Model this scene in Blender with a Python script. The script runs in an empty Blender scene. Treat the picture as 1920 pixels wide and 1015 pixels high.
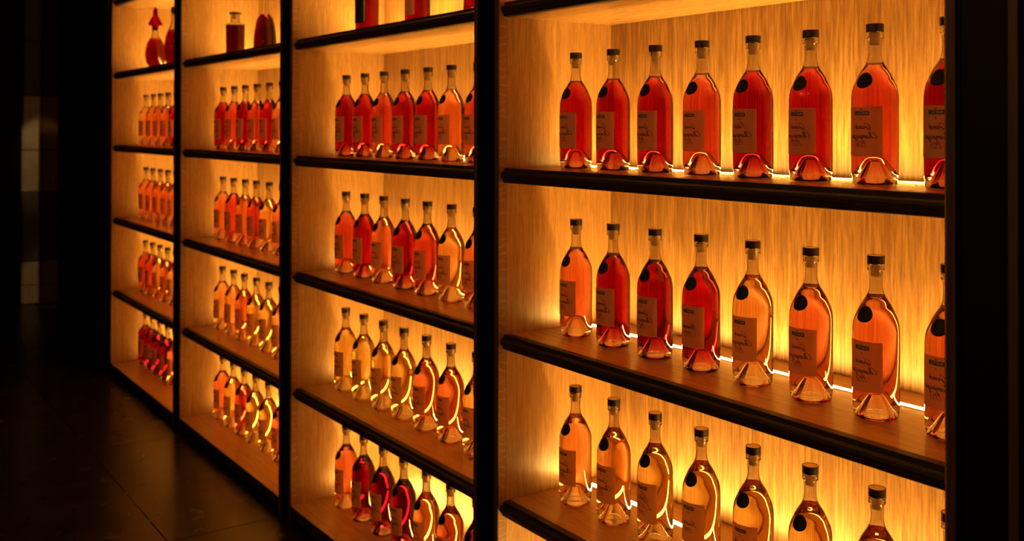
import bpy, math, random
from mathutils import Vector, Matrix

random.seed(7)
sc = bpy.context.scene
C = sc.collection

# ----------------------------------------------------------------------------
# scale: one bay pitch of the shelving = 1.35 m; floor at z = 0
# ----------------------------------------------------------------------------
S = 1.35
ZF = 0.258
def zz(w): return (w - ZF) * S

# ---- camera ----------------------------------------------------------------
cam = bpy.data.cameras.new('camera')
cam_o = bpy.data.objects.new('camera', cam)
C.objects.link(cam_o)
R_ = Vector((0.57613842, 0.81735044, 0.00167048))
U_ = Vector((0.00506487, -0.00561387, 0.99997142))
F_ = Vector((-0.81733645, 0.57611349, 0.00737414))
P_ = Vector((4.56335 * S, -1.069001 * S, zz(1.3346066)))
M = Matrix.Identity(4)
for r in range(3):
    M[r][0] = R_[r]; M[r][1] = U_[r]; M[r][2] = -F_[r]; M[r][3] = P_[r]
cam_o.matrix_world = M
cam.sensor_fit = 'HORIZONTAL'
cam.sensor_width = 36
cam.lens = 1859.379 / 1920 * 36
cam.shift_x = 0.0
cam.shift_y = -(507.5 - 226.7576) / 1920
cam.clip_start = 0.02
cam.dof.use_dof = True
cam.dof.focus_distance = 2.0
cam.dof.aperture_fstop = 4.4
sc.camera = cam_o

# ---- world, exposure, room lamps --------------------------------------------
w = bpy.data.worlds.new('world'); sc.world = w; w.use_nodes = True
w.node_tree.nodes['Background'].inputs[0].default_value = (0.9, 0.75, 0.6, 1)
w.node_tree.nodes['Background'].inputs[1].default_value = 0.0004
sc.view_settings.view_transform = 'Standard'
sc.view_settings.look = 'None'
sc.view_settings.exposure = 0.0
sc.view_settings.gamma = 1.0
sc.view_settings.use_curve_mapping = False
cy = sc.cycles
cy.max_bounces = 20; cy.transmission_bounces = 18; cy.glossy_bounces = 6
cy.diffuse_bounces = 5; cy.transparent_max_bounces = 8
cy.blur_glossy = 0.6
cy.sample_clamp_indirect = 8.0

LED_COL = (1.0, 0.54, 0.10)
LED_STR = 252.0

def spot(name, loc, energy, size, col=(1, .42, .13)):
    l = bpy.data.lights.new(name, 'POINT'); l.energy = energy; l.shadow_soft_size = size; l.color = col
    o = bpy.data.objects.new(name, l); o.location = loc; C.objects.link(o); return o
spot('room_lamp', (3.7, -3.4, 2.75), 40.0, 0.025)
spot('room_lamp.001', (4.25, -3.4, 2.75), 40.0, 0.025)
spot('room_lamp.002', (6.6, -3.1, 2.75), 40.0, 0.025)

# ----------------------------------------------------------------------------
# materials
# ----------------------------------------------------------------------------
def newmat(name):
    m = bpy.data.materials.new(name); m.use_nodes = True
    nt = m.node_tree; nt.nodes.clear()
    out = nt.nodes.new('ShaderNodeOutputMaterial')
    return m, nt, out

def N(nt, t, **kw):
    n = nt.nodes.new(t)
    for k, v in kw.items():
        if k in n.inputs: n.inputs[k].default_value = v
        else: setattr(n, k, v)
    return n

def plain(name, col, rough=.5, metallic=0., spec=.5, coat=0.):
    m, nt, out = newmat(name)
    b = N(nt, 'ShaderNodeBsdfPrincipled')
    b.inputs['Base Color'].default_value = (*col, 1)
    b.inputs['Roughness'].default_value = rough
    b.inputs['Metallic'].default_value = metallic
    b.inputs['Specular IOR Level'].default_value = spec
    b.inputs['Coat Weight'].default_value = coat
    nt.links.new(b.outputs[0], out.inputs[0])
    return m

def wood(name, c1, c2, c3, axis, fine=150., rough=.42, bump=.25, fleck=0., streak=1.0, spec=.4):
    """Oak: fine pores and long streaks running along `axis`, broad tonal drift."""
    m, nt, out = newmat(name); L = nt.links.new
    tc = N(nt, 'ShaderNodeTexCoord')
    oi = N(nt, 'ShaderNodeObjectInfo')
    off = N(nt, 'ShaderNodeVectorMath', operation='SCALE'); off.inputs['Scale'].default_value = 3.7
    cmb = N(nt, 'ShaderNodeCombineXYZ')
    for i in range(3): L(oi.outputs['Random'], cmb.inputs[i])
    L(cmb.outputs[0], off.inputs[0])
    add = N(nt, 'ShaderNodeVectorMath', operation='ADD')
    L(tc.outputs['Object'], add.inputs[0]); L(off.outputs[0], add.inputs[1])
    def layer(across, along, detail, roughn, dist=0.):
        mp = N(nt, 'ShaderNodeMapping')
        sc_ = [across] * 3; sc_[axis] = along
        mp.inputs['Scale'].default_value = sc_
        L(add.outputs[0], mp.inputs['Vector'])
        n = N(nt, 'ShaderNodeTexNoise')
        n.inputs['Scale'].default_value = 1.0; n.inputs['Detail'].default_value = detail
        n.inputs['Roughness'].default_value = roughn; n.inputs['Distortion'].default_value = dist
        L(mp.outputs[0], n.inputs['Vector']); return n
    nf = layer(fine * 1.5, fine * .085, 6, .68)
    ns = layer(fine * .42, fine * .017, 6, .66, .8)
    nb = layer(5., .6, 2, .5)
    def ramp(src, p0, p1):
        mr = N(nt, 'ShaderNodeMapRange'); mr.inputs['From Min'].default_value = p0; mr.inputs['From Max'].default_value = p1
        L(src.outputs['Fac'], mr.inputs['Value']); return mr
    rs = ramp(ns, .42, .62); rf = ramp(nf, .40, .64); rb = ramp(nb, .3, .7)
    mx = N(nt, 'ShaderNodeMix', data_type='RGBA')
    mx.inputs[6].default_value = (*c1, 1); mx.inputs[7].default_value = (*c2, 1)
    L(rb.outputs[0], mx.inputs[0])
    f1 = N(nt, 'ShaderNodeMath', operation='MULTIPLY'); f1.inputs[1].default_value = .55 * streak
    L(rs.outputs[0], f1.inputs[0])
    m2 = N(nt, 'ShaderNodeMix', data_type='RGBA'); m2.inputs[7].default_value = (*c3, 1)
    L(mx.outputs[2], m2.inputs[6]); L(f1.outputs[0], m2.inputs[0])
    f2 = N(nt, 'ShaderNodeMath', operation='MULTIPLY'); f2.inputs[1].default_value = .55 * streak
    L(rf.outputs[0], f2.inputs[0])
    m3 = N(nt, 'ShaderNodeMix', data_type='RGBA'); m3.inputs[7].default_value = (*[c * .62 for c in c3], 1)
    L(m2.outputs[2], m3.inputs[6]); L(f2.outputs[0], m3.inputs[0])
    colout = m3.outputs[2]
    if fleck > 0:
        mp = N(nt, 'ShaderNodeMapping'); mp.inputs['Scale'].default_value = (26, 26, 26)
        L(add.outputs[0], mp.inputs['Vector'])
        wv = N(nt, 'ShaderNodeTexWave', bands_direction='Z'); wv.inputs['Scale'].default_value = .55
        wv.inputs['Distortion'].default_value = 9; wv.inputs['Detail'].default_value = 3; wv.inputs['Detail Scale'].default_value = 1.2
        L(mp.outputs[0], wv.inputs['Vector'])
        rw = ramp(wv, .93, .99)
        f3 = N(nt, 'ShaderNodeMath', operation='MULTIPLY'); f3.inputs[1].default_value = fleck
        L(rw.outputs[0], f3.inputs[0])
        m4 = N(nt, 'ShaderNodeMix', data_type='RGBA'); m4.inputs[7].default_value = (*[min(1, c * 1.5) for c in c1], 1)
        L(m3.outputs[2], m4.inputs[6]); L(f3.outputs[0], m4.inputs[0]); colout = m4.outputs[2]
    b = N(nt, 'ShaderNodeBsdfPrincipled')
    b.inputs['Roughness'].default_value = rough
    b.inputs['Specular IOR Level'].default_value = spec
    L(colout, b.inputs['Base Color'])
    bp = N(nt, 'ShaderNodeBump'); bp.inputs['Strength'].default_value = bump; bp.inputs['Distance'].default_value = .0012
    bp.invert = True
    L(nf.outputs['Fac'], bp.inputs['Height']); L(bp.outputs[0], b.inputs['Normal'])
    L(b.outputs[0], out.inputs[0])
    return m

OAK = ((.46, .265, .105), (.39, .215, .078), (.235, .115, .038))
M_back = wood('oak_back_panel', *OAK, axis=2, fine=130., rough=.34, streak=1.5)
M_side = wood('oak_side_panel', (.54, .31, .122), (.47, .26, .095), (.30, .15, .05), axis=2, fine=230., rough=.30, streak=1.1, bump=.4, spec=.5)
M_edge = wood('oak_quartered_edging', (.39, .20, .075), (.35, .17, .06), (.25, .115, .04), axis=2, fine=190., rough=.42, streak=.6, fleck=.55)
M_shelf = wood('oak_shelf_board', (.53, .30, .12), (.46, .25, .093), (.33, .165, .06), axis=0, fine=190., rough=.23, streak=.8, bump=.15, spec=.55)
M_nose = wood('dark_stained_nosing', (.030, .019, .011), (.024, .015, .009), (.014, .009, .006), axis=0, fine=160., rough=.55, bump=.3, spec=.22)
M_stile = wood('dark_stained_post', (.085, .048, .022), (.070, .040, .018), (.045, .025, .011), axis=2, fine=160., rough=.5, bump=.3, spec=.3)
M_black = plain('black_lacquer', (.0022, .0018, .0016), .5, spec=.10)
M_darkwall = wood('black_stained_panelling', (.006, .005, .004), (.005, .004, .0035), (.003, .0025, .002), axis=2, fine=60., rough=.55, bump=.2, spec=.08)
M_ceil = plain('black_ceiling', (.006, .0055, .005), .8, spec=.2)

def floor_mat():
    m, nt, out = newmat('dark_polished_stone'); L = nt.links.new
    tc = N(nt, 'ShaderNodeTexCoord')
    n1 = N(nt, 'ShaderNodeTexNoise'); n1.inputs['Scale'].default_value = 5; n1.inputs['Detail'].default_value = 8; n1.inputs['Roughness'].default_value = .65
    L(tc.outputs['Object'], n1.inputs['Vector'])
    mx = N(nt, 'ShaderNodeMix', data_type='RGBA')
    mx.inputs[6].default_value = (.006, .0045, .003, 1); mx.inputs[7].default_value = (.020, .014, .008, 1)
    mr = N(nt, 'ShaderNodeMapRange'); mr.inputs['From Min'].default_value = .35; mr.inputs['From Max'].default_value = .75
    L(n1.outputs['Fac'], mr.inputs['Value']); L(mr.outputs[0], mx.inputs[0])
    b = N(nt, 'ShaderNodeBsdfPrincipled'); L(mx.outputs[2], b.inputs['Base Color'])
    r = N(nt, 'ShaderNodeMapRange'); r.inputs['To Min'].default_value = .16; r.inputs['To Max'].default_value = .34
    n2 = N(nt, 'ShaderNodeTexNoise'); n2.inputs['Scale'].default_value = 9; n2.inputs['Detail'].default_value = 7
    L(tc.outputs['Object'], n2.inputs['Vector']); L(n2.outputs['Fac'], r.inputs['Value']); L(r.outputs[0], b.inputs['Roughness'])
    b.inputs['Specular IOR Level'].default_value = .15
    L(b.outputs[0], out.inputs[0]); return m
M_floor = floor_mat()

def stone(name, ca, cb):
    m, nt, out = newmat(name); L = nt.links.new
    tc = N(nt, 'ShaderNodeTexCoord')
    n1 = N(nt, 'ShaderNodeTexNoise'); n1.inputs['Scale'].default_value = 9; n1.inputs['Detail'].default_value = 9; n1.inputs['Roughness'].default_value = .7
    L(tc.outputs['Object'], n1.inputs['Vector'])
    mx = N(nt, 'ShaderNodeMix', data_type='RGBA'); mx.inputs[6].default_value = (*ca, 1); mx.inputs[7].default_value = (*cb, 1)
    mr = N(nt, 'ShaderNodeMapRange'); mr.inputs['From Min'].default_value = .35; mr.inputs['From Max'].default_value = .7
    L(n1.outputs['Fac'], mr.inputs['Value']); L(mr.outputs[0], mx.inputs[0])
    b = N(nt, 'ShaderNodeBsdfPrincipled'); b.inputs['Roughness'].default_value = .8; L(mx.outputs[2], b.inputs['Base Color'])
    bp = N(nt, 'ShaderNodeBump'); bp.inputs['Strength'].default_value = .5; bp.inputs['Distance'].default_value = .01
    L(n1.outputs['Fac'], bp.inputs['Height']); L(bp.outputs[0], b.inputs['Normal'])
    L(b.outputs[0], out.inputs[0]); return m
M_stoneA = stone('lit_limestone', (.52, .44, .33), (.36, .29, .20))
M_stoneB = stone('dim_limestone', (.11, .09, .065), (.07, .055, .04))

def led_mat():
    m, nt, out = newmat('amber_led_diffuser')
    e = N(nt, 'ShaderNodeEmission'); e.inputs[0].default_value = (*LED_COL, 1); e.inputs[1].default_value = LED_STR
    nt.links.new(e.outputs[0], out.inputs[0]); return m
M_led = led_mat()

def glass(name, ior, col=(1, 1, 1), vol=None, rough=0.):
    m, nt, out = newmat(name)
    g = N(nt, 'ShaderNodeBsdfGlass'); g.inputs['IOR'].default_value = ior; g.inputs['Color'].default_value = (*col, 1)
    g.inputs['Roughness'].default_value = rough
    nt.links.new(g.outputs[0], out.inputs['Surface'])
    if vol:
        Lp = .075
        a = [-math.log(max(t, 1e-4)) / Lp for t in vol]; d = max(a)
        v = N(nt, 'ShaderNodeVolumeAbsorption'); v.inputs['Density'].default_value = d
        v.inputs['Color'].default_value = (*[1 - x / d for x in a], 1)
        nt.links.new(v.outputs[0], out.inputs['Volume'])
    return m
M_glass = glass('clear_bottle_glass', 1.5, (.985, .985, .97))
M_redglass = glass('red_crystal', 1.5, (.55, .02, .025), rough=.05)
def thin_glass(name, col):
    m, nt, out = newmat(name); L = nt.links.new
    t = N(nt, 'ShaderNodeBsdfTransparent'); t.inputs[0].default_value = (*col, 1)
    g = N(nt, 'ShaderNodeBsdfGlossy'); g.inputs['Roughness'].default_value = .03
    fr = N(nt, 'ShaderNodeFresnel'); mx = N(nt, 'ShaderNodeMixShader')
    L(fr.outputs[0], mx.inputs[0]); L(t.outputs[0], mx.inputs[1]); L(g.outputs[0], mx.inputs[2]); L(mx.outputs[0], out.inputs[0]); return m
M_tint = thin_glass('smoked_door_glass', (.74, .66, .55))

PAL = {   # transmission of light through one bottle width
    'pale gold':   (1.00, .86, .34),
    'golden':      (1.00, .70, .24),
    'amber':       (1.0, .55, .24),
    'orange':      (.90, .28, .14),
    'red-orange':  (.66, .075, .06),
    'red':         (.38, .004, .010),
    'deep red':    (.27, .0012, .006),
    'crimson':     (.17, .0008, .012),
    'dark red':    (.055, .0006, .003),
}
M_liq = {}
for k, t in PAL.items():
    M_liq[k] = (glass(k.replace(' ', '_').replace('-', '_') + '_liquor', 1.36 / 1.5, vol=t),
                glass(k.replace(' ', '_').replace('-', '_') + '_liquor_surface', 1.36, vol=t))

def paper_mat(name, col, trans):
    m, nt, out = newmat(name); L = nt.links.new
    tc = N(nt, 'ShaderNodeTexCoord')
    n = N(nt, 'ShaderNodeTexNoise'); n.inputs['Scale'].default_value = 900; n.inputs['Detail'].default_value = 3
    L(tc.outputs['Object'], n.inputs['Vector'])
    mr = N(nt, 'ShaderNodeMapRange'); mr.inputs['To Min'].default_value = .86; mr.inputs['To Max'].default_value = 1.0
    L(n.outputs['Fac'], mr.inputs['Value'])
    mu = N(nt, 'ShaderNodeMix', data_type='RGBA', blend_type='MULTIPLY'); mu.inputs[0].default_value = 1; mu.inputs[6].default_value = (*col, 1)
    L(mr.outputs[0], mu.inputs[7])
    d = N(nt, 'ShaderNodeBsdfDiffuse'); t = N(nt, 'ShaderNodeBsdfTranslucent'); mx = N(nt, 'ShaderNodeMixShader'); mx.inputs[0].default_value = trans
    L(mu.outputs[2], d.inputs[0]); L(mu.outputs[2], t.inputs[0]); L(d.outputs[0], mx.inputs[1]); L(t.outputs[0], mx.inputs[2])
    L(mx.outputs[0], out.inputs[0]); return m
M_paper = paper_mat('amber_cast_paper', (.88, .57, .27), .55)  # cream paper with the orange cast of the light mixed into its colour
M_blacklabel = paper_mat('black_label_paper', (.02, .018, .016), .05)
M_ink = plain('label_ink', (.030, .020, .014), .6, spec=.2)
M_inkpale = plain('pale_label_lettering', (.62, .52, .40), .6, spec=.2)
M_seal = plain('black_wax_seal', (.0025, .002, .002), .5, spec=.2)
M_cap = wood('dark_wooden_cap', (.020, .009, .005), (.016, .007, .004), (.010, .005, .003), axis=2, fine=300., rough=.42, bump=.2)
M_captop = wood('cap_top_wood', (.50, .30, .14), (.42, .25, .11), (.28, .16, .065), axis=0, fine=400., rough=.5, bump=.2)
M_cork = stone('cork', (.95, .66, .30), (.84, .54, .21))
M_brass = plain('dull_brass', (.5, .38, .2), .3, metallic=1.)

# ----------------------------------------------------------------------------
# mesh helpers
# ----------------------------------------------------------------------------
def mesh(name, verts, faces, mats=(), fm=None, smooth=False):
    me = bpy.data.meshes.new(name); me.from_pydata([tuple(v) for v in verts], [], faces); me.validate(); me.update()
    for m in mats: me.materials.append(m)
    if fm:
        for p, i in zip(me.polygons, fm): p.material_index = i
    if smooth: me.polygons.foreach_set('use_smooth', [True] * len(me.polygons))
    return me

def ob(name, data, parent=None, loc=None, rot=None):
    o = bpy.data.objects.new(name, data); C.objects.link(o)
    if parent: o.parent = parent
    if loc: o.location = loc
    if rot: o.rotation_euler = rot
    return o

def tag(o, label=None, cat=None, group=None, kind=None):
    if label: o['label'] = label
    if cat: o['category'] = cat
    if group: o['group'] = group
    if kind: o['kind'] = kind
    return o

def box_data(name, x0, x1, y0, y1, z0, z1, m, bev=0.0):
    b = bev
    if b <= 0:
        v = [(x, y, z) for z in (z0, z1) for y in (y0, y1) for x in (x0, x1)]
        f = [(0, 2, 3, 1), (4, 5, 7, 6), (0, 1, 5, 4), (2, 6, 7, 3), (0, 4, 6, 2), (1, 3, 7, 5)]
        return mesh(name, v, f, [m])
    import bmesh
    bm = bmesh.new(); bmesh.ops.create_cube(bm, size=1)
    for vv in bm.verts:
        vv.co = Vector(((x0 + x1) / 2 + vv.co.x * (x1 - x0), (y0 + y1) / 2 + vv.co.y * (y1 - y0), (z0 + z1) / 2 + vv.co.z * (z1 - z0)))
    bmesh.ops.bevel(bm, geom=bm.edges[:], offset=b, segments=2, affect='EDGES', profile=.5)
    me = bpy.data.meshes.new(name); bm.to_mesh(me); bm.free(); me.materials.append(m); return me

def box(name, x0, x1, y0, y1, z0, z1, m, parent=None, bev=0.0):
    return ob(name, box_data(name, x0, x1, y0, y1, z0, z1, m, bev), parent)

def extrude_x(name, prof, x0, x1, m, parent=None):
    """prof: closed (y,z) outline, extruded along x."""
    n = len(prof)
    v = [(x0, y, z) for y, z in prof] + [(x1, y, z) for y, z in prof]
    f = [(i, (i + 1) % n, n + (i + 1) % n, n + i) for i in range(n)] + [tuple(range(n))[::-1], tuple(range(n, 2 * n))]
    me = mesh(name, v, f, [m])
    import bmesh
    bm = bmesh.new(); bm.from_mesh(me); bmesh.ops.recalc_face_normals(bm, faces=bm.faces); bm.to_mesh(me); bm.free()
    return ob(name, me, parent)

def crom(pts, sub=6, closed=False):
    out = []; n = len(pts)
    for i in range(n - 1):
        p0 = pts[max(i - 1, 0)]; p1 = pts[i]; p2 = pts[i + 1]; p3 = pts[min(i + 2, n - 1)]
        for s in range(sub):
            t = s / sub
            out.append(tuple(.5 * ((2 * b) + (-a + c) * t + (2 * a - 5 * b + 4 * c - d) * t * t + (-a + 3 * b - 3 * c + d) * t ** 3)
                             for a, b, c, d in zip(p0, p1, p2, p3)))
    out.append(tuple(pts[-1])); return out

def lathe(name, prof, mats, seg=56, breaks=None, flip=False, sx=1., sy=1., smooth=True):
    """prof (r,z) from start to end; r==0 ends become poles. breaks: [(start index, material index)]."""
    v = []; rows = []
    for r, z in prof:
        if r < 1e-6: rows.append([len(v)]); v.append((0, 0, z))
        else:
            rows.append(list(range(len(v), len(v) + seg)))
            v += [(r * math.cos(2 * math.pi * k / seg) * sx, r * math.sin(2 * math.pi * k / seg) * sy, z) for k in range(seg)]
    f = []; fm = []
    mi = 0
    for j in range(len(rows) - 1):
        if breaks:
            for st, m_ in breaks:
                if j >= st: mi = m_
        a, b = rows[j], rows[j + 1]
        for k in range(seg):
            k2 = (k + 1) % seg
            if len(a) == 1 and len(b) == 1: continue
            if len(a) == 1: q = (a[0], b[k2], b[k])
            elif len(b) == 1: q = (a[k], a[k2], b[0])
            else: q = (a[k], a[k2], b[k2], b[k])
            f.append(q[::-1] if flip else q); fm.append(mi)
    return mesh(name, v, f, mats, fm, smooth)

# ----------------------------------------------------------------------------
# the room
# ----------------------------------------------------------------------------
YB = 0.2837 * S            # back panel face
PW = 0.0842 * S            # post width
YS = 0.0150 * S            # shelf nose reference
SPT = .0281 * S            # shelf thickness
TOPS = [1.5765 + .3186, 1.5765, 1.2579, .9393, .6206, .302]     # shelf tops, bay units
ROOM_H = 2.95
XL = -2.06 * S
XR = 7.6
YF = -4.2

fl = box('floor', XL - .2, XR, YF - .1, .05 * S + YB + .4, -.12, -.012, plain('floor_grout', (.004, .0035, .003), .7), None)
tag(fl, 'dark polished stone floor in front of the shelving', None, None, 'structure')
# large slabs, one joint runs parallel to the shelving 0.42 m in front of it
ty = [-.310 * S - .9 * k for k in range(5)]
ty = [.05] + ty
tile_cache = {}
for a in range(len(ty) - 1):
    y1, y0 = ty[a], ty[a + 1]
    x = XL + (.4 if a % 2 else 0.) - .6
    while x < XR:
        x0, x1 = max(x, XL), min(x + 1.2, XR)
        if x1 - x0 > .05:
            key = (round(x1 - x0, 3), round(y1 - y0, 3))
            if key not in tile_cache:
                tile_cache[key] = box_data('floor_slab', .0015, x1 - x0 - .0015, .0015, y1 - y0 - .0015, -.012, 0, M_floor, .0012)
            ob('slab', tile_cache[key], fl, (x0, y0, 0))
        x += 1.2

tag(box('ceiling', XL - .2, XR, YF - .1, YB + .5, ROOM_H, ROOM_H + .1, M_ceil), 'black ceiling above the shelving', None, None, 'structure')
tag(box('wall_front', XL - .2, XR, YF - .1, YF, -.02, ROOM_H, M_darkwall), 'dark wall opposite the shelving', None, None, 'structure')
tag(box('wall_right', XR, XR + .1, YF - .1, YB + .5, -.02, ROOM_H, M_darkwall), 'dark wall closing the room beyond the camera', None, None, 'structure')
tag(box('wall_back', XL - .2, XR, YB + .06, YB + .16, -.02, ROOM_H, M_black), 'black wall behind the shelving', None, None, 'structure')

# dark panelled wall continuing the line of the shelving at the far end
wf = box('wall_panelled', -1.165 * S, -PW - .002, .012, YB + .05, 0, ROOM_H, M_black)
tag(wf, 'black panelled wall continuing past the far end of the shelving', None, None, 'structure')
pxs = [-1.165 * S, -.80 * S, -.42 * S, -PW - .002]
for a in range(3):
    box('panel', pxs[a] + .004, pxs[a + 1] - .004, 0, .014, .06, ROOM_H - .02, M_darkwall, wf, .002)
kn = ob('door_knob', lathe('door_knob', [(0, 0), (.006, 0), (.006, .012), (.014, .018), (.016, .026), (.012, .034), (0, .036)], [M_brass], 20), wf,
        (-1.150 * S, 0, zz(1.0606)), (math.pi / 2, 0, 0))
# dark wall on the other side of the shelving's near end
wn = box('wall_near', 4.0 * S + .002, XR, .012, YB + .05, 0, ROOM_H, M_black)
tag(wn, 'black wall next to the near end of the shelving', None, None, 'structure')
for a in range(3):
    x0 = 4.0 * S + .006 + a * .72
    box('panel', x0, x0 + .712, 0, .014, .06, ROOM_H - .02, M_darkwall, wn, .002)

# end wall with a strip of stone blocks next to a smoked glass leaf
we = box('wall_left', XL - .2, XL - .05, YF - .1, YB + .5, 0, ROOM_H, M_black)
tag(we, 'far end wall with a strip of pale stone blocks', None, None, 'structure')
box('panel', XL - .055, XL + .05, YF - .05, -.040 * S, .0, ROOM_H - .01, M_darkwall, we, .003)
zb = [.0, zz(.3702), zz(.5167), zz(.9402), zz(1.1944), zz(1.5269), zz(1.86), ROOM_H - .01]
ms = [M_stoneA, M_stoneA, M_stoneB, M_stoneA, M_stoneA, M_stoneB, M_stoneB]  # pale and dark blocks carry the strip's lit and dim bands in their colour
for a in range(7):
    box('stone_block', XL - .05, XL + random.uniform(-.004, .004), -.038 * S, .30 * S, zb[a] + .003, zb[a + 1] - .003, ms[a], we, .006)
gd = box('door_1', XL + .035, XL + .043, .0635 * S, .30 * S, .012, ROOM_H - .1, M_tint)
tag(gd, 'smoked glass door leaf in front of the stone strip', None, None, 'structure')
box('frame', XL + .030, XL + .048, .0615 * S, .0635 * S, .012, ROOM_H - .1, M_black, gd)
# dim lamps of that passage: one washing the foot of the stone, one high up
def area(name, loc, rot, sx, sy, e, col):
    l = bpy.data.lights.new(name, 'AREA'); l.shape = 'RECTANGLE'; l.size = sx; l.size_y = sy; l.energy = e; l.color = col
    o = bpy.data.objects.new(name, l); o.location = loc; o.rotation_euler = rot; C.objects.link(o); return o
lp = bpy.data.lights.new('passage_lamp', 'SPOT'); lp.energy = 17; lp.color = (1, .60, .24); lp.spot_size = math.radians(21); lp.spot_blend = .35; lp.shadow_soft_size = .03
lo = bpy.data.objects.new('passage_lamp', lp); C.objects.link(lo); lo.location = (XL + 1.0, .16, 2.3)
lo.rotation_euler = (Vector((XL, .1, zz(1.15))) - lo.location).to_track_quat('-Z', 'Y').to_euler()
lq = bpy.data.lights.new('passage_lamp.001', 'SPOT'); lq.energy = 24; lq.color = (1, .62, .25); lq.shadow_soft_size = .03; lq.spot_size = math.radians(12); lq.spot_blend = .6
lqo = bpy.data.objects.new('passage_lamp.001', lq); C.objects.link(lqo); lqo.location = (XL + 1.0, .16, 2.3)
lqo.rotation_euler = (Vector((XL, .1, .0)) - lqo.location).to_track_quat('-Z', 'Y').to_euler()

# ----------------------------------------------------------------------------
# shelving bays
# ----------------------------------------------------------------------------
BAYN = ['farthest', 'third', 'second', 'nearest']
BAYL = ['farthest bay of backlit oak shelving, beside the black panelled wall',
        'second farthest bay of backlit oak shelving, with the square decanter on top shelf',
        'second nearest bay of backlit oak shelving, between the narrow bays and the widest',
        'nearest and widest-looking bay of backlit oak shelving, three bottle rows in view']
ZTOP = ROOM_H - .03
iw = S - PW                     # inner width
def nose_profile(zt):
    t = SPT
    return [(YS + .020, zt), (YS, zt), (YS - .0006, zt - .22 * t), (YS - .0065, zt - .26 * t), (YS - .0105, zt - .34 * t), (YS - .0118, zt - .48 * t),
            (YS - .0105, zt - .63 * t), (YS - .0065, zt - .72 * t), (YS - .0058, zt - .80 * t), (YS - .0035, zt - .96 * t), (YS - .0015, zt - t), (YS + .020, zt - t)]

def post(parent, x1):
    """upright between two bays: two dark stained stiles with a recessed black channel, x1 = its edge towards +x."""
    x0 = x1 - PW
    p = box('post', x0 + .0001, x1 - .0046, .006, YB + .03, 0, ZTOP, M_black, parent)
    sw = PW * .14
    box('stile', x0, x0 + sw, 0, .0038, 0, ZTOP, M_stile, p, .0012)
    box('stile', x1 - sw, x1, 0, .0038, 0, ZTOP, M_stile, p, .0012)
    box('bead', x0 + sw + .001, x0 + PW * .20, .0025, .0065, 0, ZTOP, M_black, p, .0015)
    box('bead', x1 - PW * .20, x1 - sw - .001, .0025, .0065, 0, ZTOP, M_black, p, .0015)
    return p

EDG = .0205 * S
for i in range(4):
    root = ob('shelving_bay', None, None, (i * S, 0, 0))
    root.empty_display_size = .1
    tag(root, BAYL[i], 'shelving', 'bays of the backlit shelving wall')
    post(root, 0)
    if i == 3: post(root, S)
    # side panels with solid quartered edging
    for x0, x1 in ((-.0045, 0.), (iw - .0045, iw)):
        s = box('side_panel', x0, x1, EDG + .0006, YB + .02, .05, ZTOP, M_side, root)
        box('edging', x0, x1, .0042, EDG, .05, ZTOP, M_edge, s)
    bk = box('back_panel', -.004, iw, YB, YB + .018, .05, ZTOP, M_back, root)
    for k, tz in enumerate(TOPS):
        zt = zz(tz)
        if k < 5:
            sh = box('shelf', .0006, iw - .0006, YS + .020, YB - .003, zt - SPT, zt, M_shelf, root)
            extrude_x('nosing', nose_profile(zt), .0005, iw - .0005, M_nose, sh)
        else:
            sh = box('shelf', .0006, iw - .0006, .004, YB - .003, zt - SPT, zt, M_shelf, root)
            box('nosing', .0005, iw - .0005, .0, .004, zt - SPT, zt - .0004, M_nose, sh)
        if k > 0:
            box('light_strip', .034, iw - .034, .2105 * S - .0068, .2105 * S + .0068, zt, zt + .0013, M_led, sh)
            for ya, yb_ in ((.0069, .0086), (-.0086, -.0069)):  # added lips that block the strip's sideways light
                box('added_baffle', .030, iw - .030, .2105 * S + ya, .2105 * S + yb_, zt, zt + .0010, M_shelf, sh)
    box('plinth', 0, iw, .003, .02, 0, zz(.302) - SPT, M_black, root)
    box('plinth', 0, iw, .010, YB, 0.0, zz(.302) - SPT - .001, M_black, root)

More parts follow.
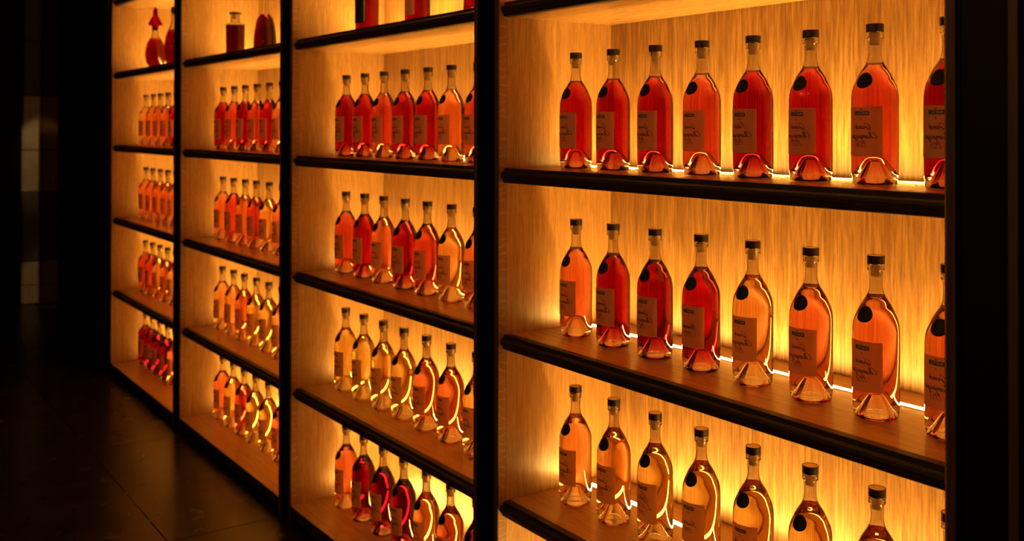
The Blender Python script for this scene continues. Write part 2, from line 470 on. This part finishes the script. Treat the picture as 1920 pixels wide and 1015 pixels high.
# ----------------------------------------------------------------------------
# pen-stroke lettering for the bottle labels
# ----------------------------------------------------------------------------
G = {
 'a': ([[(.8, .85), (.5, 1), (.15, .7), (.1, .3), (.35, 0), (.7, .35), (.85, 1), (.78, .3), (.92, 0), (1.15, .3)]], 1.1),
 'n': ([[(0, .4), (.2, 1), (.15, 0), (.22, .4), (.5, .97), (.74, .88), (.7, .2), (.86, 0), (1.1, .3)]], 1.05),
 'm': ([[(0, .4), (.2, 1), (.15, 0), (.22, .4), (.5, .97), (.7, .8), (.66, 0), (.74, .4), (1.0, .97), (1.24, .85), (1.2, .2), (1.36, 0), (1.6, .3)]], 1.55),
 'r': ([[(0, .3), (.25, 1.1), (.4, .92), (.66, .95), (.6, .4), (.7, 0), (.92, .3)]], .88),
 'd': ([[(.8, .85), (.5, 1), (.15, .7), (.1, .3), (.35, 0), (.7, .4), (1.1, 2.1), (.82, .4), (.92, 0), (1.15, .3)]], 1.1),
 'e': ([[(0, .3), (.45, .5), (.62, .85), (.4, 1), (.15, .6), (.2, .15), (.5, 0), (.88, .3)]], .85),
 'h': ([[(0, .3), (.5, 1.6), (.45, 2.1), (.25, 1.6), (.12, 0), (.2, .4), (.48, .95), (.7, .85), (.66, .2), (.82, 0), (1.05, .3)]], 1.0),
 'p': ([[(0, .3), (.28, 1), (.05, -1), (.2, .4), (.5, 1), (.8, .7), (.62, .1), (.35, .06), (.95, .25)]], .98),
 'g': ([[(.8, .85), (.5, 1), (.15, .7), (.1, .3), (.35, 0), (.7, .35), (.85, 1), (.72, -.4), (.45, -1), (.15, -.75), (.6, -.2), (1.1, .3)]], 1.08),
 't': ([[(0, .3), (.36, 1.7), (.2, .3), (.38, 0), (.66, .3)], [(.02, 1.1), (.6, 1.18)]], .66),
 'i': ([[(0, .3), (.24, 1), (.18, .2), (.36, 0), (.6, .3)], [(.3, 1.42), (.38, 1.5)]], .58),
 'o': ([[(.5, 1), (.15, .7), (.1, .3), (.4, 0), (.75, .4), (.6, .95), (.5, 1), (.7, .8), (1, .85)]], .95),
 's': ([[(0, .3), (.4, 1.08), (.58, .5), (.48, .05), (.2, .05), (.8, .3)]], .75),
 'G': ([[(1.7, 1.6), (1.5, 2.15), (.9, 2.1), (.3, 1.3), (.3, .3), (.9, .05), (1.4, .5), (1.5, 1), (1.3, -.3), (.9, -.55), (.6, -.2), (1.9, .35)]], 1.8),
 'C': ([[(1.5, 1.55), (1.55, 2.05), (1.1, 2.25), (.45, 1.7), (.15, .8), (.45, .05), (1.0, .05), (1.7, .5)]], 1.55),
 'P': ([[(.2, -.1), (.5, .1), (.85, 1.9)], [(.2, 1.4), (.4, 2.0), (1.1, 2.25), (1.6, 1.9), (1.35, 1.2), (.8, .95)]], 1.45),
 'B': ([[(.2, -.1), (.5, .1), (.85, 1.9)], [(.2, 1.4), (.4, 2.0), (1.1, 2.25), (1.5, 1.9), (1.2, 1.3), (.8, 1.1), (1.4, .9), (1.35, .2), (.8, -.1), (.4, .15)]], 1.6),
 'F': ([[(.1, .1), (.45, 0), (.8, 1.2), (1.0, 2)], [(.2, 1.7), (.6, 2.1), (1.7, 2.1)], [(.5, 1.1), (1.2, 1.2)]], 1.4),
 '0': ([[(.4, 1.7), (.1, 1.1), (.15, .4), (.4, 0), (.7, .6), (.65, 1.3), (.4, 1.7)]], .85),
 '1': ([[(.1, 1.2), (.42, 1.7)], [(.42, 1.7), (.3, 0)]], .62),
 '2': ([[(.1, 1.3), (.4, 1.7), (.74, 1.3), (.45, .6), (.05, .03)], [(.05, .03), (.4, .12), (.8, 0)]], .9),
 '3': ([[(.12, 1.5), (.45, 1.7), (.7, 1.3), (.35, .95), (.72, .6), (.5, .05), (.1, .15)]], .85),
 '4': ([[(.5, 1.7), (.05, .6), (.8, .6)], [(.6, 1.1), (.5, 0)]], .88),
 '5': ([[(.75, 1.7), (.3, 1.65)], [(.3, 1.65), (.18, 1.0), (.5, 1.0), (.7, .5), (.45, .03), (.05, .12)]], .85),
 '6': ([[(.65, 1.65), (.25, 1.1), (.12, .4), (.38, 0), (.7, .4), (.45, .85), (.15, .5)]], .85),
 '7': ([[(.1, 1.6), (.78, 1.7)], [(.78, 1.7), (.4, .8), (.25, 0)]], .8),
 '8': ([[(.45, .9), (.15, 1.3), (.45, 1.7), (.7, 1.35), (.45, .9), (.1, .4), (.4, 0), (.72, .4), (.45, .9)]], .85),
 '9': ([[(.68, 1.25), (.4, 1.7), (.1, 1.3), (.35, .9), (.68, 1.25)], [(.72, 1.55), (.6, .6), (.25, 0)]], .88),
}
BLK = {  # upright capitals for the dark name plate
 'M': ([[(0, 0), (.1, 1)], [(.1, 1), (.45, .25)], [(.45, .25), (.8, 1)], [(.8, 1), (.9, 0)]], 1.2),
 'A': ([[(0, 0), (.4, 1)], [(.4, 1), (.8, 0)], [(.16, .35), (.64, .35)]], 1.05),
 'R': ([[(0, 0), (0, 1)], [(0, 1), (.45, .98), (.55, .75), (.45, .52), (0, .5)], [(.3, .5), (.62, 0)]], .9),
 'T': ([[(0, 1), (.8, 1)], [(.4, 1), (.4, 0)]], 1.05),
 'E': ([[(.55, 0), (0, 0)], [(0, 0), (0, 1)], [(0, 1), (.55, 1)], [(0, .52), (.45, .52)]], .85),
 'L': ([[(0, 1), (0, 0)], [(0, 0), (.5, 0)]], .8),
}

def layout(text, table, slant):
    x = 0; strokes = []
    for ch in text:
        st, adv = table[ch]
        for s_ in st:
            pts = [(x + px + slant * py, py) for px, py in s_]
            strokes.append(pts)
        x += adv
    return strokes, x

def ribbon(V, F, FM, pts, wd, mi, put, sub=3):
    if len(pts) > 2: pts = crom(pts, sub)
    base = len(V)
    n = len(pts)
    for k in range(n):
        a = pts[max(k - 1, 0)]; b = pts[min(k + 1, n - 1)]
        dx, dy = b[0] - a[0], b[1] - a[1]; l = math.hypot(dx, dy) or 1
        wv = wd * (.75 + .45 * abs(dy) / l)          # thicker down strokes
        nx, ny = -dy / l * wv / 2, dx / l * wv / 2
        V.append(put(pts[k][0] + nx, pts[k][1] + ny)); V.append(put(pts[k][0] - nx, pts[k][1] - ny))
    for k in range(n - 1):
        F.append((base + 2 * k, base + 2 * k + 1, base + 2 * k + 3, base + 2 * k + 2)); FM.append(mi)

RB = .0419
LBL_Z0, LBL_Z1, LBL_A = .0530, .1438, math.radians(52)
def put_on(r):
    def put(u, v):
        # u: metres along the label, reading direction runs towards -x (the photograph shows the writing mirror-wise)
        a = u / RB
        return (-r * math.sin(a), -r * math.cos(a), v)
    return put
PRINT = {}
def print_mesh(words, year, rich=True):
    key = (words, year, rich)
    if key in PRINT: return PRINT[key]
    V = []; F = []; FM = []
    put = put_on(RB + .00085); put2 = put_on(RB + .00105)
    def quad(u0, u1, v0, v1, mi, pp, n=6):
        b = len(V)
        for k in range(n + 1):
            u = u0 + (u1 - u0) * k / n; V.append(pp(u, v0)); V.append(pp(u, v1))
        for k in range(n): F.append((b + 2 * k, b + 2 * k + 1, b + 2 * k + 3, b + 2 * k + 2)); FM.append(mi)
    top = LBL_Z1
    quad(-.0145, .0145, top - .0156, top - .0082, 0, put)
    def word(text, table, width, base, slant, wd, mi, pp, cx=0., hmax=None, sub=3):
        st, adv = layout(text, table, slant)
        xs = [p[0] for s_ in st for p in s_]; x0, x1 = min(xs), max(xs)
        k = width / (x1 - x0); ky = k if hmax is None else hmax
        for s_ in st:
            ribbon(V, F, FM, [((p[0] - (x0 + x1) / 2) * k + cx, base + p[1] * ky) for p in s_], wd, mi, pp, sub)
    word('MARTELL', BLK, .0245, top - .0142, 0, .0006, 1, put2, hmax=.0046)
    # small crest over the plate and a small bird under it
    for du, dv, a, b in ((0, -.0050, .0026, .0009), (0, -.0062, .0014, .0008), (-.0022, -.0054, .0008, .0008), (.0022, -.0054, .0008, .0008)):
        quad(du - a / 2, du + a / 2, top + dv - b, top + dv + b * .3, 0, put, 2)
    for pts in ([(-.0026, -.0212), (-.001, -.0222), (0, -.0206), (.001, -.0222), (.0026, -.0212)], [(0, -.0200), (0, -.0232)], [(-.0012, -.0236), (.0012, -.0236)]):
        ribbon(V, F, FM, [(a, top + b) for a, b in pts], .0005, 0, put)
    if len(words) == 2:
        word(words[0], G, .031, top - .0405, .45, .00085, 0, put, cx=-.001)
        word(words[1], G, .054, top - .0580, .45, .00088, 0, put)
        word(year, G, .0235, top - .0745, .45, .0008, 0, put, cx=.002)
    else:
        word(words[0], G, .040, top - .0490, .45, .00088, 0, put)
        word(year, G, .0235, top - .0665, .45, .0008, 0, put, cx=.002)
    for k in range(3):
        quad(.0245 + k * .0021, .0258 + k * .0021, LBL_Z0 + .0060, LBL_Z0 + .0072, 0, put, 1)
    for k in range(3):
        quad(.0245 + k * .0021, .0258 + k * .0021, LBL_Z0 + .0038, LBL_Z0 + .0048, 0, put, 1)
    me = mesh('label_print', V, F, [M_ink, M_inkpale], FM)
    PRINT[key] = me
    return me

# ----------------------------------------------------------------------------
# the row bottle: glass, liquor, stopper, label, seal
# ----------------------------------------------------------------------------
SH = [(.0419, .158), (.0415, .166), (.0403, .1745), (.0378, .1835), (.0340, .1920), (.0285, .2045), (.0215, .2160), (.0168, .2235), (.0138, .2320), (.0124, .2405), (.0121, .2500), (.0124, .2620), (.0128, .2680)]
shoulder = crom(SH, 4)
def prof_r(z):
    pr = [(RB, .02)] + shoulder
    for a, b in zip(pr, pr[1:]):
        if a[1] <= z <= b[1]: return a[0] + (b[0] - a[0]) * (z - a[1]) / (b[1] - a[1] + 1e-12)
    return RB
T_W = .0026
outer = [(0, .0452), (.0045, .0450), (.0070, .0441), (.0086, .0420), (.0104, .0380), (.0150, .0270), (.0205, .0140), (.0245, .0055), (.0275, .0016), (.0310, .0002), (.0352, 0.0), (.0372, .0002), (.0386, .0014), (.0394, .0040), (.0402, .0090),
         (.0405, .0128), (.0403, .0138), (.0403, .0146), (.0409, .0156), (.0414, .0200), (.0418, .0300), (.0419, .0400), (.0419, .1000)]
outer += shoulder
outer += [(.0131, .2696), (.0152, .2706), (.0157, .2718), (.0157, .2744), (.0151, .2755), (.0146, .2762), (.0151, .2770), (.0156, .2780), (.0156, .2818), (.0150, .2826), (.0105, .2827), (.0098, .2820)]
LEVEL = .2222
inner_neck = [(.0097, .2760), (.0097, .2560), (.0096, .2480), (.0099, .2400), (.0114, .2310)]
r_lv = prof_r(LEVEL) - T_W * 1.25
outer += inner_neck + [(r_lv + .0004, LEVEL + .0012), (r_lv, LEVEL)]
me_glass = lathe('bottle_glass', outer, [M_glass], 64)
# liquor: fills the inside of the glass, lies on the tall punt
liq = [(0, .0520), (.0055, .0518), (.0093, .0509), (.0123, .0487), (.0153, .0443), (.0216, .0337), (.0272, .0240), (.0311, .0174), (.0336, .0151), (.0353, .0146), (.0367, .0147), (.0382, .0162), (.0390, .0190), (.0393, .0240), (.0393, .0400), (.0393, .1000), (.0393, .156)]
for r, z in shoulder[1:]:
    if z < LEVEL - .001: liq.append((r - T_W * (1 + .25 * min(1, max(0, (z - .17) / .05))), z))
nside = len(liq)
liq += [(r_lv, LEVEL), (r_lv - .0012, LEVEL - .0009), (r_lv - .004, LEVEL - .0011), (0, LEVEL - .0011)]
me_liq = lathe('bottle_liquor', liq, [M_liq['red'][0], M_liq['red'][1]], 64, breaks=[(nside, 1)])
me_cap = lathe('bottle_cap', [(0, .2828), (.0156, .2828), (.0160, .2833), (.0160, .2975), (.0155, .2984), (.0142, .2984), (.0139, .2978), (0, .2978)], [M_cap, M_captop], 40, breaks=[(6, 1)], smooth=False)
me_cork = lathe('bottle_cork', [(0, .2590), (.0070, .2590), (.0086, .2600), (.0092, .2620), (.0092, .2826), (0, .2826)], [M_cork], 28)
# paper label
V = []; F = []
nu = 20
for k in range(nu + 1):
    a = -LBL_A + 2 * LBL_A * k / nu
    for r in (RB + .00030, RB + .00060):
        for z in (LBL_Z0, LBL_Z1): V.append((-r * math.sin(a), -r * math.cos(a), z))
for k in range(nu):
    b = 4 * k; c = b + 4
    F += [(b, b + 1, c + 1, c), (b + 2, c + 2, c + 3, b + 3), (b, c, c + 2, b + 2), (b + 1, b + 3, c + 3, c + 1)]
F += [(0, 2, 3, 1), (4 * nu, 4 * nu + 1, 4 * nu + 3, 4 * nu + 2)]
me_label = mesh('paper_label', V, F, [M_paper])
# wax seal on the shoulder, follows the glass
zc = .1922; Vs = []; Fs = []
arc = [(RB, .150)] + [(r, z) for r, z in shoulder]
def along(z0, d):
    """point on the profile a distance d along the glass from height z0, with outward normal"""
    z = z0; st = .0004; s_ = 0
    sg = 1 if d > 0 else -1
    while s_ < abs(d):
        r1, r2 = prof_r(z), prof_r(z + sg * st); s_ += math.hypot(st, r2 - r1); z += sg * st
    r = prof_r(z); dr = prof_r(z + .001) - prof_r(z - .001); l = math.hypot(.002, dr)
    return r, z, (.002 / l, -dr / l)
rings = [(0, .0016), (.45, .0015), (.66, .0014), (.72, .0019), (.92, .0018), (1.0, .0011), (1.0, .0001)]
ns_ = 28
for q, (rr, hgt) in enumerate(rings):
    for k in range(ns_ if q else 1):
        t = 2 * math.pi * k / ns_
        u, v = .0158 * rr * math.cos(t), .0158 * rr * math.sin(t)
        r, z, (nr, nz) = along(zc, v)
        r0 = r + nr * hgt; a = u / max(.022, prof_r(zc))
        Vs.append((r0 * math.sin(a), -r0 * math.cos(a), z + nz * hgt))
for k in range(ns_): Fs.append((0, 1 + k, 1 + (k + 1) % ns_))
for q in range(1, len(rings) - 1):
    b0 = 1 + (q - 1) * ns_; b1 = b0 + ns_
    for k in range(ns_): Fs.append((b0 + k, b1 + k, b1 + (k + 1) % ns_, b0 + (k + 1) % ns_))
me_seal = mesh('wax_seal', Vs, Fs, [M_seal], smooth=True)

def set_liq(o, key):
    for i in range(2):
        o.material_slots[i].link = 'OBJECT'; o.material_slots[i].material = M_liq[key][i]

GC = ('Grande', 'Champagne'); PC = ('Petite', 'Champagne'); BO = ('Borderies',); FB = ('Fins', 'Bois')
BX0, BDX, BY = .0805 * S, .1092 * S, .127 * S
# rows[bay][shelf] = colours along the row
ROWS = {
 3: {2: ['red', 'red', 'red', 'red-orange', 'deep red', 'red', 'red-orange', 'deep red'],
     3: ['orange', 'red', 'deep red', 'red', 'amber', 'orange', 'orange', 'orange'],
     4: ['amber', 'amber', 'golden', 'golden', 'golden', 'golden', 'golden', 'amber']},
 2: {2: ['deep red', 'red', 'red-orange', 'red', 'red', 'orange', 'red-orange'],
     3: ['red-orange', 'red', 'orange', 'red', 'red-orange', 'amber', 'orange'],
     4: ['golden', 'pale gold', 'golden', 'golden', 'orange', 'orange', 'golden'],
     5: ['orange', 'crimson', 'crimson', 'crimson', 'amber', 'orange', 'red-orange']},
 1: {2: ['deep red', 'red-orange', 'deep red', 'red-orange', 'red', 'orange'],
     3: ['orange', 'red-orange', 'orange', 'red-orange', 'amber', 'orange'],
     4: ['amber', 'amber', 'orange', 'golden', 'golden', 'amber'],
     5: ['orange', 'golden', 'red-orange', 'pale gold', 'golden', 'orange']},
 0: {2: ['amber', 'orange', 'orange', 'orange', 'red'],
     3: ['orange', 'orange', 'orange', 'orange', 'orange'],
     4: ['red-orange', 'red-orange', 'amber', 'orange', 'amber'],
     5: ['crimson', 'crimson', 'crimson', 'crimson', 'orange']},
}
YEARS = {2: ['1920', '1921', '1922', '1923', '1920', '1921', '1926', '1925'],
         3: ['1962', '1961', '1963', '1939', '1955', '1957', '1958', '1953'],
         4: ['1990', '1995', '1999', '1998', '1994', '1996', '1993', '1997'],
         5: ['1908', '1904', '1905', '1901', '1907', '1902', '1903', '1906']}
ORD = ['first', 'second', 'third', 'fourth', 'fifth', 'sixth', 'seventh', 'eighth']
ROWN4 = {2: 'upper', 3: 'middle', 4: 'lower'}
ROWN = {2: 'uppermost', 3: 'second', 4: 'third', 5: 'bottom'}
BAYP = {3: 'nearest bay', 2: 'second nearest bay', 1: 'third nearest bay', 0: 'farthest bay'}
for i in (3, 2, 1, 0):
    for k, cols in ROWS[i].items():
        for j, col in enumerate(cols):
            rx, ry, ra = random.uniform(-.0015, .0015), random.uniform(-.0015, .0015), random.uniform(-.035, .035)
            root = ob('liquor_bottle', None, None, (i * S + BX0 + j * BDX + rx, BY + ry, zz(TOPS[k]) + .0003), (0, 0, ra))
            root.empty_display_size = .05
            rown = (ROWN4 if i == 3 else ROWN)[k]
            last = j == len(cols) - 1
            if last: ln = f'{col} liquor bottle half hidden by the post, {rown} bottle row of {BAYP[i]}'
            else: ln = f'{col} liquor bottle, {ORD[j]} from the oak side, {rown} bottle row of {BAYP[i]}'
            tag(root, ln, 'bottle', f'{rown} bottle row of the {BAYP[i]}')
            ob('glass', me_glass, root)
            lq_ = ob('liquor', me_liq, root); set_liq(lq_, col); lq_['label'] = f'{col} liquor'
            ob('cap', me_cap, root); ob('cork', me_cork, root)
            lb = ob('paper_label', me_label, root)
            words = GC
            if (i, k, j) == (3, 2, 4): words = PC
            if (i, k, j) in ((3, 3, 3), (3, 4, 3), (2, 3, 1), (1, 2, 2)): words = BO
            if (i, k, j) == (3, 4, 2): words = FB
            ob('print', print_mesh(words, YEARS[k][j]), lb)
            ob('seal', me_seal, root)

# ----------------------------------------------------------------------------
# special bottles and decanters on the top shelf in view
# ----------------------------------------------------------------------------
def vessel(name, label, x, outer_p, liquid_p, col, y=BY, seg=48, sx=1., sy=1., rz=0., cat='bottle', k=1.):
    root = ob(name, None, None, (x, y, zz(TOPS[1]) + .0003), (0, 0, rz)); root.scale = (k, k, k); root.empty_display_size = .05
    tag(root, label, cat, 'bottles and decanters on the top shelf')
    ob('glass', lathe(name + '_glass', outer_p, [M_glass], seg, sx=sx, sy=sy), root)
    ns = len(liquid_p) - 2
    lq_ = ob('liquor', lathe(name + '_liquor', liquid_p, [M_liq[col][0], M_liq[col][1]], seg, breaks=[(ns, 1)], sx=sx, sy=sy), root)
    lq_['label'] = f'{col} liquor'
    return root

def hollow(outline, t, level, floor, topr=.009):
    """outline: (r,z) from foot edge up to the lip. Returns glass and liquor profiles."""
    o = [(0, .0015), (outline[0][0] * .7, .0008)] + outline
    top = outline[-1]
    def ro(z):
        for a, b in zip(outline, outline[1:]):
            if a[1] <= z <= b[1]: return a[0] + (b[0] - a[0]) * (z - a[1]) / (b[1] - a[1] + 1e-9)
        return outline[-1][0]
    zs = [z for r, z in outline if z > level + .002]
    g = o + [(topr + .001, top[1] + .0005), (topr, top[1])] + [(max(ro(z) - t, topr * .9), z) for z in reversed(zs[:-1])] + [(ro(level) - t, level)]
    l = [(0, floor), (max(ro(floor) - t - .006, .004), floor), (max(ro(floor + .004) - t, .006), floor + .004)]
    l += [(ro(z) - t, z) for r, z in outline if floor + .006 < z < level - .002]
    l += [(ro(level) - t, level), (0, level)]
    return g, l

# tall cylinder bottles in the second nearest bay (only their feet are in the frame)
cyl = [(.034, 0), (.0395, .0012), (.0415, .0050), (.0419, .012), (.0419, .060), (.0419, .120), (.0419, .170)] + crom([(.0419, .170), (.0400, .190), (.032, .208), (.020, .226), (.0145, .245), (.0135, .275), (.0140, .300)], 4)[1:]
g_, l_ = hollow(cyl, .003, .205, .010)
def wrap_label(name, r, a0, a1, z0, z1, m, parent, thick=.0006):
    V = []; F = []; n = 18
    for q in range(n + 1):
        a = a0 + (a1 - a0) * q / n
        for rr in (r + .0003, r + .0003 + thick):
            for z in (z0, z1): V.append((rr * math.sin(a), -rr * math.cos(a), z))
    for q in range(n):
        b = 4 * q; c = b + 4
        F += [(b, c, c + 1, b + 1), (b + 2, b + 3, c + 3, c + 2), (b, b + 2, c + 2, c), (b + 1, c + 1, c + 3, b + 3)]
    F += [(0, 1, 3, 2), (4 * n, 4 * n + 2, 4 * n + 3, 4 * n + 1)]
    return ob(name, mesh(name, V, F, [m]), parent)
def stopper(root, r, z0, z1, m=None):
    ob('stopper', lathe('stopper', [(0, z0), (r * .62, z0), (r * .62, z0 + .004), (r, z0 + .005), (r * 1.02, (z0 + z1) / 2), (r, z1 - .002), (r * .9, z1), (0, z1)], [m or M_cap], 32, smooth=False), root)

v1 = vessel('cylinder_bottle', 'red bottle with a tall black label on the top shelf of second nearest bay', 2.200 * S, g_, l_, 'deep red')
bl_ = wrap_label('paper_label', .0419, -math.radians(58), math.radians(57), .045, .160, M_blacklabel, v1)
for a_ in (-50, 49): wrap_label('label_line', .0425, math.radians(a_), math.radians(a_ + 2), .049, .156, M_inkpale, bl_, .0003)
stopper(v1, .017, .296, .318)
v2 = vessel('cylinder_bottle', 'deep red bottle with brown paper label on the top shelf of second nearest bay', 2.469 * S, g_, l_, 'deep red')
wrap_label('paper_label', .0419, -math.radians(48), math.radians(45), .041, .140, M_paper, v2); stopper(v2, .017, .296, .318)
fl_ = [(.040, 0), (.0505, .002), (.0525, .008)] + crom([(.0525, .008), (.0490, .050), (.0440, .100), (.0375, .150), (.0290, .195), (.0190, .225), (.0140, .250), (.0130, .290), (.0140, .320)], 5)[1:]
g_, l_ = hollow(fl_, .003, .190, .010)
v3 = vessel('flared_decanter', 'red flared decanter half hidden by the post on top shelf, second nearest bay', 2.745 * S, g_, l_, 'deep red', cat='decanter')
stopper(v3, .017, .316, .345)
# third nearest bay: square-shouldered decanter and a bell-shaped bottle
sq = [(.026, 0), (.0300, .0012), (.0318, .004), (.0325, .012), (.0330, .060), (.0338, .112), (.0335, .118), (.0318, .1225), (.0230, .1260), (.0175, .1290), (.0160, .1330), (.0158, .1500), (.0165, .1560)]
g_, l_ = hollow(sq, .0028, .1175, .008, .0105)
v4 = vessel('square_decanter', 'small straight-sided dark red decanter with flat stopper, third nearest bay', 1.199 * S, g_, l_, 'dark red', cat='decanter', k=1.30)
ob('stopper', lathe('stopper', [(0, .1566), (.0200, .1568), (.0212, .1576), (.0212, .1625), (.0200, .1640), (0, .1640)], [M_cap], 36, smooth=False), v4)
ob('cork', lathe('decanter_cork', [(0, .142), (.0098, .142), (.0100, .1565), (0, .1565)], [M_cork], 28), v4)
bell = [(.034, 0), (.0415, .0014), (.0438, .006)] + crom([(.0438, .006), (.0440, .030), (.0420, .070), (.0375, .105), (.0310, .132), (.0225, .146), (.0165, .156), (.0142, .175), (.0138, .205), (.0145, .235)], 5)[1:]
g_, l_ = hollow(bell, .003, .150, .010)
v5 = vessel('bell_decanter', 'bell-shaped dark red decanter with long neck beside the post, third nearest bay', 1.477 * S, g_, l_, 'dark red', cat='decanter', k=1.12)
stopper(v5, .016, .232, .262)
# farthest bay: ovoid decanter on a clear foot with a red crystal stopper, and a second ovoid one
ov = [(.026, 0), (.0310, .0012), (.0315, .005), (.0270, .010), (.0235, .0150)] + crom([(.0235, .0150), (.0330, .030), (.0405, .055), (.0410, .078), (.0360, .105), (.0270, .127), (.0175, .142), (.0135, .152), (.0128, .175), (.0145, .190)], 5)[1:]
g_, l_ = hollow(ov, .003, .136, .020)
v6 = vessel('ovoid_decanter', 'ovoid red decanter on clear foot with pointed red crystal stopper, farthest bay', .2144 * S, g_, l_, 'deep red', cat='decanter', k=1.38)
hat = lathe('crystal_stopper', [(0, .170), (.0105, .170), (.0108, .1905), (.0260, .1915), (.0285, .1950), (.0270, .2010), (.0220, .2120), (.0165, .2220), (.0120, .2300), (.0095, .2360), (.0105, .2420), (.0100, .2500), (.0060, .2600), (.0025, .2680), (0, .2700)], [M_redglass], 32)
ob('stopper', hat, v6)
for q in range(3):
    a = q * 2.1
    ob('stopper_leaf', lathe('stopper_leaf', [(0, 0), (.0035, .006), (.0048, .014), (.0030, .024), (0, .032)], [M_redglass], 12, sx=1, sy=.5), v6,
       (.006 * math.cos(a), .006 * math.sin(a), .236), (.35 * math.sin(a), .35 * math.cos(a), a))
ov2 = [(.026, 0), (.0310, .0012), (.0318, .005), (.0300, .010)] + crom([(.0300, .010), (.0420, .040), (.0470, .080), (.0450, .120), (.0380, .155), (.0270, .185), (.0180, .205), (.0145, .225), (.0140, .260)], 5)[1:]
g_, l_ = hollow(ov2, .003, .180, .014)
v7 = vessel('ovoid_decanter', 'tall crimson ovoid decanter mostly hidden by the post, farthest bay', .490 * S, g_, l_, 'crimson', cat='decanter', k=1.15)
stopper(v7, .016, .256, .290)
